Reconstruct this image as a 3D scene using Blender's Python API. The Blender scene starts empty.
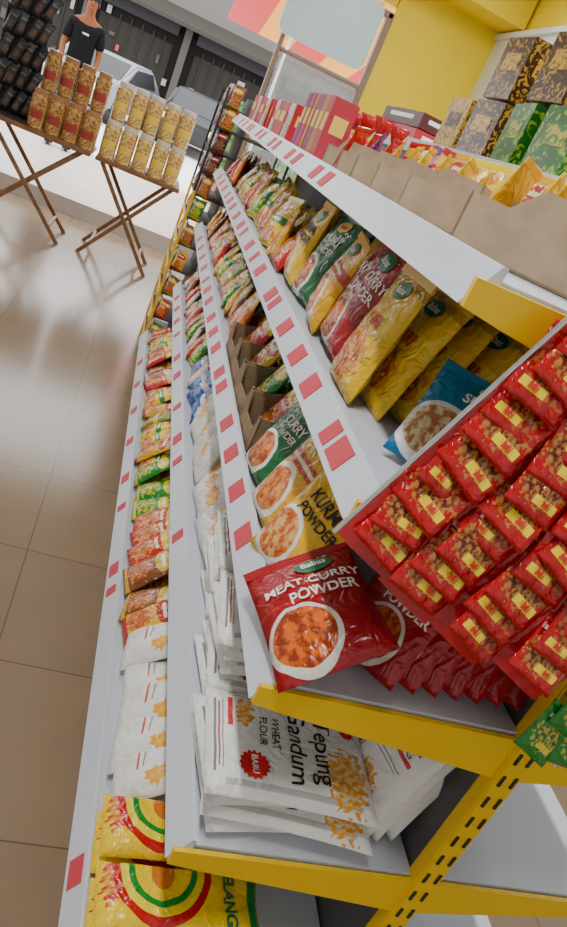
import bpy, bmesh, math, random
from mathutils import Vector, Matrix, Euler, noise
random.seed(7)
R = math.radians
SC = bpy.context.scene
COL = SC.collection
H = 1.48; F = 710.0

# ------------------------------------------------------------ materials
def nt(name):
    m = bpy.data.materials.new(name); m.use_nodes = True
    t = m.node_tree; b = t.nodes['Principled BSDF']
    return m, t, b
def mat(name, c, rough=.5, metal=0, var=.0, scale=20, bump=0, emit=0, alpha=1, trans=0, spec=.5):
    m, t, b = nt(name)
    b.inputs['Roughness'].default_value = rough; b.inputs['Metallic'].default_value = metal
    b.inputs['Base Color'].default_value = (*c, 1); b.inputs['Specular IOR Level'].default_value = spec
    if var or bump:
        tc = t.nodes.new('ShaderNodeTexCoord'); n = t.nodes.new('ShaderNodeTexNoise')
        n.inputs['Scale'].default_value = scale; n.inputs['Detail'].default_value = 4
        t.links.new(tc.outputs['Object'], n.inputs['Vector'])
        if var:
            r = t.nodes.new('ShaderNodeValToRGB')
            r.color_ramp.elements[0].position = .3; r.color_ramp.elements[1].position = .7
            r.color_ramp.elements[0].color = (*[max(0, x*(1-var)) for x in c], 1)
            r.color_ramp.elements[1].color = (*[min(1, x*(1+var)) for x in c], 1)
            t.links.new(n.outputs['Fac'], r.inputs['Fac']); t.links.new(r.outputs['Color'], b.inputs['Base Color'])
        if bump:
            bp = t.nodes.new('ShaderNodeBump'); bp.inputs['Strength'].default_value = bump; bp.inputs['Distance'].default_value = .01
            t.links.new(n.outputs['Fac'], bp.inputs['Height']); t.links.new(bp.outputs['Normal'], b.inputs['Normal'])
    if emit:
        b.inputs['Emission Color'].default_value = (*c, 1); b.inputs['Emission Strength'].default_value = emit
    if trans: b.inputs['Transmission Weight'].default_value = trans
    b.inputs['Alpha'].default_value = alpha
    return m
def ornate(name, base, gold, scale, thr=.5, det=2.0):
    m, t, b = nt(name); N = t.nodes.new; L = t.links.new
    tc = N('ShaderNodeTexCoord'); n = N('ShaderNodeTexNoise'); n.inputs['Scale'].default_value = scale; n.inputs['Detail'].default_value = det; n.inputs['Distortion'].default_value = 2.5
    L(tc.outputs['Object'], n.inputs['Vector'])
    r = N('ShaderNodeValToRGB'); r.color_ramp.elements[0].position = thr-.03; r.color_ramp.elements[1].position = thr+.03
    r.color_ramp.elements[0].color = (*base, 1); r.color_ramp.elements[1].color = (*gold, 1)
    L(n.outputs['Fac'], r.inputs['Fac']); L(r.outputs['Color'], b.inputs['Base Color']); b.inputs['Roughness'].default_value = .3
    return m
def design(name, base, layers, rough=.2, bump=.6):
    """packaging print: layers ('e'|'r'|'food'|'blob'|'grain', cu, cv, ru, rv, colour[, colour2]) in UV space"""
    m, t, b = nt(name); N = t.nodes.new; L = t.links.new
    b.inputs['Roughness'].default_value = rough
    tc = N('ShaderNodeTexCoord'); cur = None
    for ly in layers:
        kind, cu, cv, ru, rv = ly[:5]; col = ly[5]
        s = N('ShaderNodeVectorMath'); s.operation = 'SUBTRACT'; s.inputs[1].default_value = (cu, cv, 0)
        d = N('ShaderNodeVectorMath'); d.operation = 'DIVIDE'; d.inputs[1].default_value = (ru, rv, 1)
        L(tc.outputs['UV'], s.inputs[0]); L(s.outputs[0], d.inputs[0])
        if kind == 'r':
            a = N('ShaderNodeVectorMath'); a.operation = 'ABSOLUTE'; L(d.outputs[0], a.inputs[0])
            sp = N('ShaderNodeSeparateXYZ'); L(a.outputs[0], sp.inputs[0])
            mx = N('ShaderNodeMath'); mx.operation = 'MAXIMUM'; L(sp.outputs[0], mx.inputs[0]); L(sp.outputs[1], mx.inputs[1]); src = mx.outputs[0]
        else:
            ln = N('ShaderNodeVectorMath'); ln.operation = 'LENGTH'; L(d.outputs[0], ln.inputs[0]); src = ln.outputs['Value']
        if kind in ('food', 'blob', 'grain'):
            v = N('ShaderNodeTexNoise'); v.inputs['Scale'].default_value = {'food': 11, 'blob': 13, 'grain': 26}[kind]; v.inputs['Detail'].default_value = 3
            L(tc.outputs['UV'], v.inputs['Vector'])
        if kind in ('blob', 'grain'):
            m1 = N('ShaderNodeMath'); m1.operation = 'MULTIPLY_ADD'; L(v.outputs['Fac'], m1.inputs[0]); m1.inputs[1].default_value = 2.0; L(src, m1.inputs[2])
            m2 = N('ShaderNodeMath'); m2.operation = 'SUBTRACT'; m2.inputs[1].default_value = 1.0; L(m1.outputs[0], m2.inputs[0]); src = m2.outputs[0]
        lt = N('ShaderNodeMath'); lt.operation = 'LESS_THAN'; lt.inputs[1].default_value = 1; L(src, lt.inputs[0])
        mix = N('ShaderNodeMix'); mix.data_type = 'RGBA'
        L(lt.outputs[0], mix.inputs[0])
        if cur is None: mix.inputs[6].default_value = (*base, 1)
        else: L(cur, mix.inputs[6])
        if kind in ('food', 'blob', 'grain'):
            r = N('ShaderNodeValToRGB'); r.color_ramp.elements[0].position = .44; r.color_ramp.elements[1].position = .56
            r.color_ramp.elements[0].color = (*col, 1); r.color_ramp.elements[1].color = (*ly[6], 1)
            L(v.outputs['Fac'], r.inputs['Fac']); L(r.outputs['Color'], mix.inputs[7])
        else: mix.inputs[7].default_value = (*col, 1)
        cur = mix.outputs[2]
    if cur is None: b.inputs['Base Color'].default_value = (*base, 1)
    else: L(cur, b.inputs['Base Color'])
    if bump:
        n = N('ShaderNodeTexNoise'); n.inputs['Scale'].default_value = 30; n.inputs['Detail'].default_value = 2; n.inputs['Distortion'].default_value = 1.2
        L(tc.outputs['Object'], n.inputs['Vector'])
        bp = N('ShaderNodeBump'); bp.inputs['Strength'].default_value = bump; bp.inputs['Distance'].default_value = .012
        L(n.outputs['Fac'], bp.inputs['Height']); L(bp.outputs['Normal'], b.inputs['Normal'])
    return m

WHITE = mat('shelf_white', (.60, .64, .72), .32)
YEL = mat('rack_yellow', (.92, .58, .0), .4)
PINK = mat('tag_pink', (.62, .05, .08), .6)
BLACK = mat('black_plastic', (.012, .012, .014), .5)
DARK = mat('dark_grey', (.04, .04, .045), .5)
CARD = mat('cardboard', (.40, .30, .19), .85, var=.12, scale=30)
CARD2 = mat('cardboard_brown', (.27, .19, .11), .85, var=.2, scale=30)
WOOD = mat('brown_wood', (.20, .09, .035), .5, var=.3, scale=14)
CHROME = mat('chrome_wire', (.6, .6, .62), .3, metal=.9)
INK = mat('ink_black', (.01, .01, .012), .5)
INKW = mat('ink_white', (.9, .88, .8), .5)
INKG = mat('ink_gold', (.9, .62, .12), .5)
INKR = mat('ink_red', (.65, .01, .02), .5)
LOGOG = mat('logo_green', (.0, .16, .06), .4)

# ------------------------------------------------------------ mesh helpers
def tag(o, label=None, cat=None, group=None, kind=None):
    if label: o['label'] = label
    if cat: o['category'] = cat
    if group: o['group'] = group
    if kind: o['kind'] = kind
    return o
def box(bm, c, s, rot=None, bev=0, seg=2):
    g = bmesh.ops.create_cube(bm, size=1); vs = g['verts']
    M = Matrix.Translation(c) @ (rot.to_4x4() if rot else Matrix.Identity(4)) @ Matrix.Diagonal((*s, 1))
    bmesh.ops.transform(bm, matrix=M, verts=vs)
    if bev:
        es = list({e for v in vs for e in v.link_edges})
        bmesh.ops.bevel(bm, geom=es, offset=bev, segments=seg, affect='EDGES')
def cyl(bm, a, b, r, r2=None, seg=12):
    a = Vector(a); b = Vector(b); d = b-a
    g = bmesh.ops.create_cone(bm, cap_ends=True, segments=seg, radius1=r, radius2=r if r2 is None else r2, depth=d.length)
    q = Vector((0, 0, 1)).rotation_difference(d)
    bmesh.ops.transform(bm, matrix=Matrix.Translation((a+b)/2) @ q.to_matrix().to_4x4(), verts=g['verts'])
def prism(bm, pts, axis, a, b):
    def mk3(p, t):
        return {0: (t, p[0], p[1]), 1: (p[0], t, p[1]), 2: (p[0], p[1], t)}[axis]
    A = [bm.verts.new(mk3(p, a)) for p in pts]; B = [bm.verts.new(mk3(p, b)) for p in pts]
    bm.faces.new(A); bm.faces.new(B[::-1]); n = len(pts)
    for i in range(n): bm.faces.new((A[i], B[i], B[(i+1) % n], A[(i+1) % n]))
def mesh_of(name, bm, m, smooth=False):
    bmesh.ops.recalc_face_normals(bm, faces=bm.faces)
    me = bpy.data.meshes.new(name); bm.to_mesh(me); bm.free()
    for x in (m if isinstance(m, (list, tuple)) else [m]): me.materials.append(x)
    if smooth:
        for p in me.polygons: p.use_smooth = True
    return me
def link(name, me, parent=None, loc=None):
    o = bpy.data.objects.new(name, me); COL.objects.link(o)
    if parent: o.parent = parent
    if loc: o.location = loc
    return o
def obj(name, bm, m, parent=None, smooth=False, loc=None):
    return link(name, mesh_of(name, bm, m, smooth), parent, loc)
def empty(name, loc=(0, 0, 0), rot=(0, 0, 0)):
    o = bpy.data.objects.new(name, None); o.empty_display_size = .05; COL.objects.link(o)
    o.location = loc; o.rotation_euler = rot; return o
def struct(name, bm, m, parent=None):
    o = obj(name, bm, m, parent)
    if not parent: o['kind'] = 'structure'
    return o
def text_verts(body, size, bold=.0):
    cu = bpy.data.curves.new('t', 'FONT'); cu.body = body; cu.size = size; cu.offset = bold*size
    cu.align_x = 'CENTER'; cu.align_y = 'CENTER'; cu.resolution_u = 3
    o = bpy.data.objects.new('t', cu); COL.objects.link(o)
    bpy.context.view_layer.update()
    me = bpy.data.meshes.new_from_object(o.evaluated_get(bpy.context.evaluated_depsgraph_get()))
    v = [x.co.copy() for x in me.vertices]; f = [tuple(p.vertices) for p in me.polygons]
    bpy.data.objects.remove(o); bpy.data.curves.remove(cu); bpy.data.meshes.remove(me)
    return v, f

# ------------------------------------------------------------ pouches
def prof(w, h, t, x, z, seed=0, flat=False):
    u = max(-1, min(1, 2*x/w)); v = max(0, min(1, z/h))
    pu = max(0, 1-abs(u)**(4 if flat else 2.6))**.6
    if flat:
        pv = max(0, 1-abs(2*v-1)**6)**.6
    elif v >= .91: pv = 0
    else: pv = max(0, math.sin(math.pi*(v/.91)**.72))**.55
    p = pu*pv
    wr = noise.noise(Vector((x*26+seed*7.1, z*26, seed)))*.16 + noise.noise(Vector((x*60+seed, z*60, seed*3)))*.08
    return max(.02, p*(1+wr*1.8))*t/2
def pouch(name, w, h, t, m, seed=0, nx=12, nz=16, flat=False):
    bm = bmesh.new(); uvl = bm.loops.layers.uv.new()
    def grid(sgn):
        G = []
        for j in range(nz+1):
            row = []
            for i in range(nx+1):
                x = (i/nx-.5)*w; z = j/nz*h
                y = -sgn*prof(w, h, t, x, z, seed+(0 if sgn > 0 else 5), flat)
                xx = x*(1-.05*math.sin(math.pi*z/h)) ; zz = z+.012*h*math.cos(x/w*5+seed)*(z/h)
                row.append(bm.verts.new((xx, y, zz)))
            G.append(row)
        for j in range(nz):
            for i in range(nx):
                q = [G[j][i], G[j][i+1], G[j+1][i+1], G[j+1][i]]; c = [(i, j), (i+1, j), (i+1, j+1), (i, j+1)]
                if sgn < 0: q.reverse(); c.reverse()
                f = bm.faces.new(q)
                for lp, (a, b2) in zip(f.loops, c): lp[uvl].uv = (a/nx + (0 if sgn > 0 else 3), b2/nz)
        return G
    A = grid(1); B = grid(-1)
    ring = [(0, i) for i in range(nx+1)] + [(j, nx) for j in range(1, nz+1)] + [(nz, i) for i in range(nx-1, -1, -1)] + [(j, 0) for j in range(nz-1, 0, -1)]
    n = len(ring)
    for k in range(n):
        a, b2 = ring[k], ring[(k+1) % n]
        f = bm.faces.new((A[a[0]][a[1]], B[a[0]][a[1]], B[b2[0]][b2[1]], A[b2[0]][b2[1]]))
        for lp in f.loops: lp[uvl].uv = (3, .5)
    me = bpy.data.meshes.new(name); bm.to_mesh(me); bm.free(); me.materials.append(m)
    for p in me.polygons: p.use_smooth = True
    return me
def drape(name, v, f, w, h, t, x0, z0, m, seed, flat, off=.0016):
    vs = []
    for c in v:
        x, z = x0+c.x, z0+c.y
        xx = x*(1-.05*math.sin(math.pi*z/h)); zz = z+.012*h*math.cos(x/w*5+seed)*(z/h)
        vs.append((xx, -prof(w, h, t, x, z, seed, flat)-off, zz))
    me = bpy.data.meshes.new(name); me.from_pydata(vs, [], f); me.materials.append(m); me.update(); return me
def oval(rx, rz, star=0):
    v = [Vector((0, 0, 0))]; f = []; n = 32
    for q in range(1, 4):
        for i in range(n):
            k = (1-(.16 if star and i % 2 else 0))*q/3
            v.append(Vector((math.cos(i*2*math.pi/n)*rx*k, math.sin(i*2*math.pi/n)*rz*k, 0)))
    for i in range(n): f.append((0, 1+i, 1+(i+1) % n))
    for q in range(2):
        for i in range(n): f.append((1+q*n+i, 1+(q+1)*n+i, 1+(q+1)*n+(i+1) % n, 1+q*n+(i+1) % n))
    return v, f
KINDS = {}
def kind(key, w, h, t, base, layers, texts=(), logos=(), flat=False, rough=.2, seed=1, seal=None, desc='', cat='packet', name='spice_packet', bump=.6):
    m = design(key+'_print', base, layers, rough, bump)
    parts = [('pouch', pouch(key+'_pouch', w, h, t, m, seed, flat=flat))]
    far = pouch(key+'_far', w, h, t, m, seed, 5, 7, flat)
    for (body, size, x, z, im, bold) in texts:
        v, f = text_verts(body, size, bold); parts.append(('lettering', drape('lettering', v, f, w, h, t, x, z, im, seed, flat, .0022)))
    for (rx, rz, x, z, lm, body, size, im, star) in logos:
        v, f = oval(rx, rz, star); parts.append(('logo', drape('logo', v, f, w, h, t, x, z, lm, seed, flat, .0018)))
        if body:
            v, f = text_verts(body, size, .02); parts.append(('logo_lettering', drape('logo_lettering', v, f, w, h, t, x, z, im, seed, flat, .0032)))
    if seal:
        bm = bmesh.new()
        for k in range(6): box(bm, (0, 0, h*(.925+.012*k)), (w*.985, .004+.0012*(k % 2), h*.012))
        parts.append(('top_seal', mesh_of('top_seal', bm, mat(key+'_seal', seal, .3))))
    KINDS[key] = dict(w=w, h=h, t=t, parts=parts, far=far, desc=desc, cat=cat, name=name)
def spawn(key, loc, rz, lean, label, group, detail=True, roll=0, scale=1, matrix=None):
    K = KINDS[key]
    if matrix is None:
        matrix = Matrix.Translation(loc) @ Euler((-R(lean), 0, R(rz))).to_matrix().to_4x4() @ Matrix.Rotation(R(roll), 4, 'Y') @ Matrix.Scale(scale, 4)
    if detail and len(K['parts']) > 1:
        e = empty(K['name']); e.matrix_world = matrix
        lo = None
        for pn, me in K['parts']:
            if pn == 'logo_lettering': link('lettering', me, lo)
            else:
                o = link(pn, me, e)
                if pn == 'logo': lo = o
    else:
        e = link(K['name'], K['parts'][0][1] if detail else K['far']); e.matrix_world = matrix
    tag(e, label, K['cat'], group)
    return e
OR = ['first','second','third','fourth','fifth','sixth','seventh','eighth','ninth','tenth','eleventh','twelfth','thirteenth','fourteenth','fifteenth','sixteenth','seventeenth','eighteenth','nineteenth','twentieth']
def ordn(n): return OR[n-1] if n <= 20 else 'twenty-'+OR[n-21]
CNT = {}
def nlabel(desc, where):
    k = (desc, where); CNT[k] = CNT.get(k, 0)+1
    return f'{ordn(CNT[k])} {desc} from the near end, {where}'

# product kinds -----------------------------------------------------------
for key_, bu, ru_ in (('meat', .33, .33), ('meatb', .52, .33)):
    kind(key_, .165, .215, .05, (.34, .002, .01), [('r', .5, .53, .5, .012, (.5, .02, .02)), ('e', bu, .25, ru_, ru_*.76, (.75, .72, .68)), ('food', bu, .26, ru_*.86, ru_*.64, (.75, .14, .008), (.28, .03, .005))],
     [('MEAT CURRY', .024, .008, .142, INKW, .02), ('POWDER', .024, .020, .117, INKW, .02)],
     [(.030, .016, .02, .176, LOGOG, 'Babas', .017, INKW, 0)], seal=(.42, .01, .02), desc='red meat curry powder bag', name='curry_powder_bag', cat='spice bag')
kind('kurma', .165, .215, .05, (.86, .50, .005), [('r', .5, .08, .5, .08, (.9, .6, .02)), ('e', .3, .25, .33, .25, (.8, .8, .76)), ('food', .3, .26, .28, .2, (.75, .45, .15), (.6, .1, .01))],
     [('KURMA', .032, .012, .142, INK, .02), ('POWDER', .026, .014, .114, INK, .02)],
     [(.032, .017, .02, .18, LOGOG, 'Babas', .018, INKW, 0)], seal=(.85, .5, .02), seed=2, desc='yellow kurma powder bag', name='curry_powder_bag', cat='spice bag')
kind('ybowl', .165, .215, .05, (.80, .42, .008), [('r', .5, .62, .5, .06, (.5, .04, .01)), ('e', .42, .28, .36, .27, (.8, .8, .76)), ('food', .42, .29, .3, .21, (.78, .3, .04), (.5, .08, .01)), ('r', .5, .62, .34, .018, (.88, .8, .5))],
     [], [(.032, .017, .0, .18, LOGOG, 'Babas', .018, INKW, 0)], seal=(.8, .42, .02), seed=6, desc='golden curry bowl bag', name='curry_powder_bag', cat='spice bag')
kind('fish', .165, .215, .05, (.005, .17, .34), [('e', .36, .3, .4, .3, (.8, .82, .82)), ('food', .36, .31, .33, .24, (.75, .66, .4), (.45, .2, .06)), ('r', .8, .75, .16, .04, (.8, .82, .84))],
     [('SUP', .03, .01, .155, INKW, .02)], [(.03, .014, .02, .185, LOGOG, 'Babas', .016, INKW, 0)], seal=(.01, .22, .36), seed=3, desc='teal soup spice bag', name='curry_powder_bag', cat='spice bag')
kind('green', .165, .215, .05, (.0, .13, .035), [('e', .36, .24, .36, .24, (.8, .8, .76)), ('food', .36, .25, .3, .19, (.75, .2, .02), (.35, .06, .01))],
     [('CURRY', .028, .01, .14, INKW, .02), ('POWDER', .02, .01, .115, INKW, .02)], [(.03, .015, .0, .18, INKG, 'Babas', .016, INKR, 0)], seal=(.0, .15, .05), seed=4, desc='dark green curry powder bag', name='curry_powder_bag', cat='spice bag')
kind('ycurry', .15, .215, .038, (.80, .50, .005), [('r', .5, .92, .5, .08, (.5, .28, .01)), ('r', .5, .55, .36, .08, (.88, .66, .05)), ('blob', .42, .26, .36, .22, (.75, .3, .02), (.4, .05, .01))],
     [('KARI', .028, .0, .118, INKR, .02)], [(.028, .014, .0, .175, LOGOG, 'Babas', .016, INKW, 0)], seal=(.75, .46, .02), seed=5, desc='golden curry powder bag', name='curry_powder_bag', cat='spice bag', bump=1.0, rough=.14)
def small(key, base, acc, food, desc, w=.115, h=.155, t=.032, seed=1, lay=None, rough=.17, bump=.75):
    f2 = (food[0]*.45, food[1]*.25, food[2]*.2)
    if lay is None:
        lay = [[('r', .5, .8, .5, .09, acc), ('blob', .45, .34, .36, .24, food, f2), ('r', .45, .62, .26, .03, (.85, .75, .5)), ('e', .78, .82, .1, .05, (.85, .8, .7))],
               [('e', .5, .74, .42, .13, acc), ('r', .5, .75, .26, .03, (.88, .8, .5)), ('blob', .5, .32, .34, .22, food, f2), ('r', .5, .06, .5, .05, acc)],
               [('r', .5, .5, .5, .07, acc), ('r', .45, .5, .3, .025, (.9, .85, .7)), ('e', .5, .78, .2, .1, food), ('blob', .55, .2, .36, .16, food, f2)]][seed % 3]
    kind(key, w, h, t, base, lay, seal=tuple(min(1, c*1.2) for c in base), seed=seed, desc=desc, rough=rough, bump=bump)
small('s_gold', (.72, .42, .008), (.5, .015, .01), (.75, .2, .015), 'gold spice packet')
small('s_yellow', (.92, .66, .003), (.01, .22, .02), (.8, .2, .02), 'yellow seasoning packet', seed=2)
small('s_red', (.55, .005, .008), (.88, .55, .02), (.8, .25, .02), 'red seasoning packet', seed=3)
small('s_green', (.012, .24, .018), (.85, .65, .02), (.5, .6, .03), 'green seasoning packet', seed=4)
small('s_blue', (.003, .035, .38), (.8, .8, .85), (.05, .2, .6), 'blue flour packet', seed=5)
small('s_orange', (.82, .2, .004), (.9, .65, .03), (.6, .06, .01), 'orange snack packet', seed=6)
small('s_brown', (.22, .065, .012), (.7, .42, .02), (.65, .2, .03), 'brown spice packet', seed=7)
small('s_olive', (.22, .26, .015), (.8, .55, .02), (.5, .22, .03), 'olive herb packet', seed=8)
small('s_white', (.78, .78, .76), (.6, .02, .015), (.75, .25, .03), 'white starch packet', seed=9)
small('s_pink', (.6, .12, .08), (.8, .7, .6), (.5, .08, .03), 'salmon pink bean packet', seed=10)
small('s_purple', (.15, .008, .2), (.85, .65, .1), (.6, .2, .3), 'purple candy packet', seed=11)
kind('flour', .215, .29, .042, (.82, .82, .80), [('r', .92, .5, .02, .4, (.5, .5, .48)), ('grain', .72, .82, .24, .13, (.85, .32, .02), (.85, .62, .28)), ('r', .07, .5, .014, .38, (.12, .12, .12)), ('r', .115, .5, .008, .38, (.3, .3, .3)), ('r', .5, .045, .34, .006, (.2, .2, .2)), ('r', .5, .065, .30, .005, (.5, .05, .05)), ('r', .5, .085, .32, .004, (.3, .3, .3)), ('r', .3, .125, .14, .014, (.6, .02, .02)), ('grain', .28, .21, .14, .05, (.85, .32, .02), (.85, .62, .28))],
     [('Tepung', .045, .004, .196, INK, .006), ('Gandum', .045, .004, .150, INK, .006), ('WHEAT', .019, -.010, .112, INK, .01), ('FLOUR', .019, -.010, .090, INK, .01)],
     [(.027, .027, .058, .075, INKR, 'BARU', .015, INKW, 1), (.024, .014, -.060, .245, INKR, 'BARU', .012, INKW, 0)], flat=True, rough=.35, seed=2, desc='white wheat flour bag', cat='flour bag', name='flour_bag')
kind('flour_up', .15, .23, .055, (.83, .83, .81), [('grain', .5, .34, .24, .11, (.85, .32, .02), (.85, .6, .28)), ('r', .5, .69, .32, .016, (.6, .02, .02)), ('r', .5, .80, .3, .010, (.1, .1, .12)), ('r', .5, .60, .3, .006, (.3, .3, .3)), ('r', .5, .57, .26, .005, (.3, .3, .3)), ('r', .5, .87, .12, .02, (.02, .08, .3)), ('r', .12, .5, .012, .3, (.25, .25, .25)), ('r', .18, .5, .008, .3, (.5, .05, .05))],
     [('TEPUNG', .02, 0, .172, INK, .0)], seal=(.8, .8, .8), rough=.35, seed=6, desc='white standing flour bag', cat='flour bag', name='flour_bag')
kind('sugar', .14, .2, .05, (.82, .81, .77), [('r', .5, .92, .5, .02, (.8, .4, .03)), ('blob', .7, .58, .15, .12, (.88, .38, .02), (.85, .5, .1)), ('r', .62, .78, .2, .022, (.03, .25, .06)), ('r', .35, .35, .2, .012, (.6, .05, .03)), ('r', .35, .42, .16, .01, (.3, .3, .3)), ('e', .25, .7, .1, .05, (.85, .42, .02))],
     seal=(.85, .85, .8), rough=.3, seed=8, desc='white and orange noodle bag', cat='food bag', name='noodle_bag')
kind('rainbow', .125, .30, .05, (.92, .62, .003), [('blob', .35, .10, .36, .07, (.6, .03, .01), (.8, .4, .05)), ('e', .15, .38, .80, .30, (.55, .005, .005)), ('e', .15, .38, .68, .255, (.9, .7, .02)), ('e', .15, .38, .56, .21, (.01, .26, .03)), ('e', .15, .38, .46, .172, (.92, .62, .003)), ('e', .2, .38, .26, .07, (.7, .2, .02)), ('r', .5, .95, .5, .04, (.01, .26, .04))],
     [('PELANGI', .030, .0, .235, LOGOG, .03)], flat=True, seed=3, desc='yellow bag with red and green arcs', cat='food bag', name='cracker_bag')
SL = [('r', .5, .93, .5, .03, (.6, .2, .06)), ('blob', .46, .44, .42, .28, (.50, .20, .04), (.12, .012, .005)), ('r', .66, .25, .24, .065, (.92, .68, .01)), ('r', .3, .78, .22, .035, (.85, .78, .6)), ('r', .25, .70, .14, .012, (.75, .5, .1))]
kind('sachet', .066, .082, .007, (.48, .003, .008), SL, [('Mi', .012, .011, .020, INKR, .02)], seal=(.55, .008, .015), seed=4, rough=.1, desc='red seasoning sachet', cat='sachet', name='seasoning_sachet', bump=.8)
kind('sachet2', .066, .082, .008, (.44, .003, .008), [('r', .5, .93, .5, .03, (.5, .1, .03)), ('blob', .54, .46, .40, .28, (.42, .13, .02), (.14, .01, .004)), ('r', .34, .22, .23, .06, (.92, .68, .01)), ('r', .62, .78, .2, .035, (.85, .78, .6))], [('Mi', .012, -.011, .018, INKR, .02)], seal=(.5, .008, .015), seed=9, rough=.08, desc='red seasoning sachet', cat='sachet', name='seasoning_sachet', bump=.9)
kind('sachetg', .066, .082, .009, (.012, .24, .018), [('blob', .5, .42, .38, .24, (.5, .5, .06), (.03, .12, .01)), ('r', .6, .25, .22, .055, (.9, .7, .02)), ('r', .4, .76, .26, .04, (.85, .82, .7))], [], seal=(.02, .3, .03), seed=5, rough=.1, desc='green seasoning sachet', cat='sachet', name='seasoning_sachet', bump=.8)

# ------------------------------------------------------------ room
bm = bmesh.new(); box(bm, (0, 2.82, -.05), (6.3, 8.7, .1))
m, t, b = nt('floor_tiles'); b.inputs['Roughness'].default_value = .18
tc = t.nodes.new('ShaderNodeTexCoord'); br = t.nodes.new('ShaderNodeTexBrick'); br.offset = 0; br.squash = 1
br.inputs['Scale'].default_value = 1; br.inputs['Brick Width'].default_value = .5; br.inputs['Row Height'].default_value = .5
br.inputs['Mortar Size'].default_value = .0022; br.inputs['Color1'].default_value = (.255, .175, .108, 1); br.inputs['Color2'].default_value = (.27, .185, .115, 1); br.inputs['Mortar'].default_value = (.13, .085, .052, 1)
n = t.nodes.new('ShaderNodeTexNoise'); n.inputs['Scale'].default_value = 5; n.inputs['Detail'].default_value = 6
mx = t.nodes.new('ShaderNodeMix'); mx.data_type = 'RGBA'; mx.blend_type = 'MULTIPLY'; mx.inputs[0].default_value = .2
t.links.new(tc.outputs['Object'], br.inputs['Vector']); t.links.new(tc.outputs['Object'], n.inputs['Vector'])
t.links.new(br.outputs['Color'], mx.inputs[6]); t.links.new(n.outputs['Fac'], mx.inputs[7]); t.links.new(mx.outputs[2], b.inputs['Base Color'])
fl = struct('floor', bm, m)
bm = bmesh.new(); box(bm, (0, 9.0, .02), (8, 3.6, .24)); struct('trim_3', bm, mat('walkway', (.50, .45, .41), .4, var=.06, scale=3))
WALLY = mat('wall_yellow', (.88, .66, .002), .6, var=.04, scale=3)
WALLW = mat('wall_white', (.75, .77, .78), .35)
CEIL = mat('ceiling_white', (.7, .7, .66), .7)
FR = mat('window_wood', (.26, .17, .12), .5)
RX = 2.52
bm = bmesh.new(); box(bm, (RX+.03, 2.75, 1.65), (.06, 8.6, 3.3)); struct('wall_right', bm, WALLY)
bm = bmesh.new(); box(bm, (RX-.01, 2.75, 1.42), (.02, 8.5, 2.84)); box(bm, (RX-.03, 2.75, 2.86), (.05, 8.5, .04)); struct('trim_1', bm, WALLW)
bm = bmesh.new(); box(bm, (2.07, 7.05, 1.65), (1.02, .1, 3.3)); box(bm, (-.75, 7.05, 3.0), (4.6, .1, .6)); struct('wall_back', bm, WALLY)
bm = bmesh.new(); box(bm, (-3.03, 2.75, 1.65), (.06, 8.6, 3.3)); struct('wall_left', bm, WALLW)
bm = bmesh.new(); box(bm, (0, -1.53, 1.65), (6.1, .06, 3.3)); struct('wall_front', bm, WALLW)
bm = bmesh.new(); box(bm, (0, 2.75, 3.34), (6.6, 8.7, .08)); struct('ceiling', bm, CEIL)
bm = bmesh.new(); box(bm, (1.6, 6.75, 3.1), (1.8, .5, .4)); struct('trim_2', bm, WALLY)
bm = bmesh.new()
for (cx, cz, sx, sz) in ((.73, 1.32, .035, 2.64), (1.53, 1.32, .055, 2.64), (1.13, 2.62, .84, .05), (1.13, 2.02, .76, .03)): box(bm, (cx, 7.0, cz), (sx, .09, sz), bev=.006)
wf = struct('window_1', bm, FR)
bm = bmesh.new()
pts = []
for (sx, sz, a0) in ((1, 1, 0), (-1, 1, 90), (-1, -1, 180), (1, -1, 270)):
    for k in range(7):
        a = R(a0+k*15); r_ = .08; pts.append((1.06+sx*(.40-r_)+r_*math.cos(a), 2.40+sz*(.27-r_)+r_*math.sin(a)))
prism(bm, pts, 1, 6.93, 6.95); obj('reflection_panel', bm, mat('pale_reflection', (.55, .74, .78), .3), wf)  # reflection on the glass, modelled as a pale rounded panel
bm = bmesh.new(); box(bm, (1.13, 7.03, 1.0), (.74, .008, 1.98)); obj('pane', bm, mat('pane_glass', (.9, .95, .95), .05, alpha=.2), wf)

# ------------------------------------------------------------ gondola
X0, XB, YN, YF = .32, .735, .67, 3.98
DECKS = [1.435, 1.165, .872, .53, .20]     # deck top heights, top to bottom
FX = [X0, X0, X0, X0, .236]
gd = empty('gondola_shelf', (X0, YN, 0)); tag(gd, 'long white double sided gondola shelving with yellow end brackets and posts', 'shelving')
def gpart(name, bm, m, parent=gd):
    o = obj(name, bm, m, parent)
    o.matrix_parent_inverse = Matrix.Translation((-X0, -YN, 0)) if parent is gd else Matrix.Identity(4)
    return o
bm = bmesh.new(); box(bm, (XB+.012, (YN+YF)/2+.02, .82), (.012, YF-YN, 1.56)); gpart('back_panel', bm, mat('panel_shade_grey', (.10, .10, .11), .5))  # white panel coloured dark grey, shade behind the stock put into the colour
for k, yy in enumerate((YN, YN+1.1, YN+2.2, YF)):
    bm = bmesh.new(); box(bm, (XB+.02, yy, .79), (.045, .03, 1.58), bev=.003)
    post = gpart('upright', bm, YEL)
    if k == 0:
        for i in range(24):
            for dx in (-.011, .011):
                bm = bmesh.new(); box(bm, (XB+.02+dx, yy-.0155, .12+i*.048), (.005, .004, .022)); gpart('slot', bm, BLACK, post)
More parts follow.
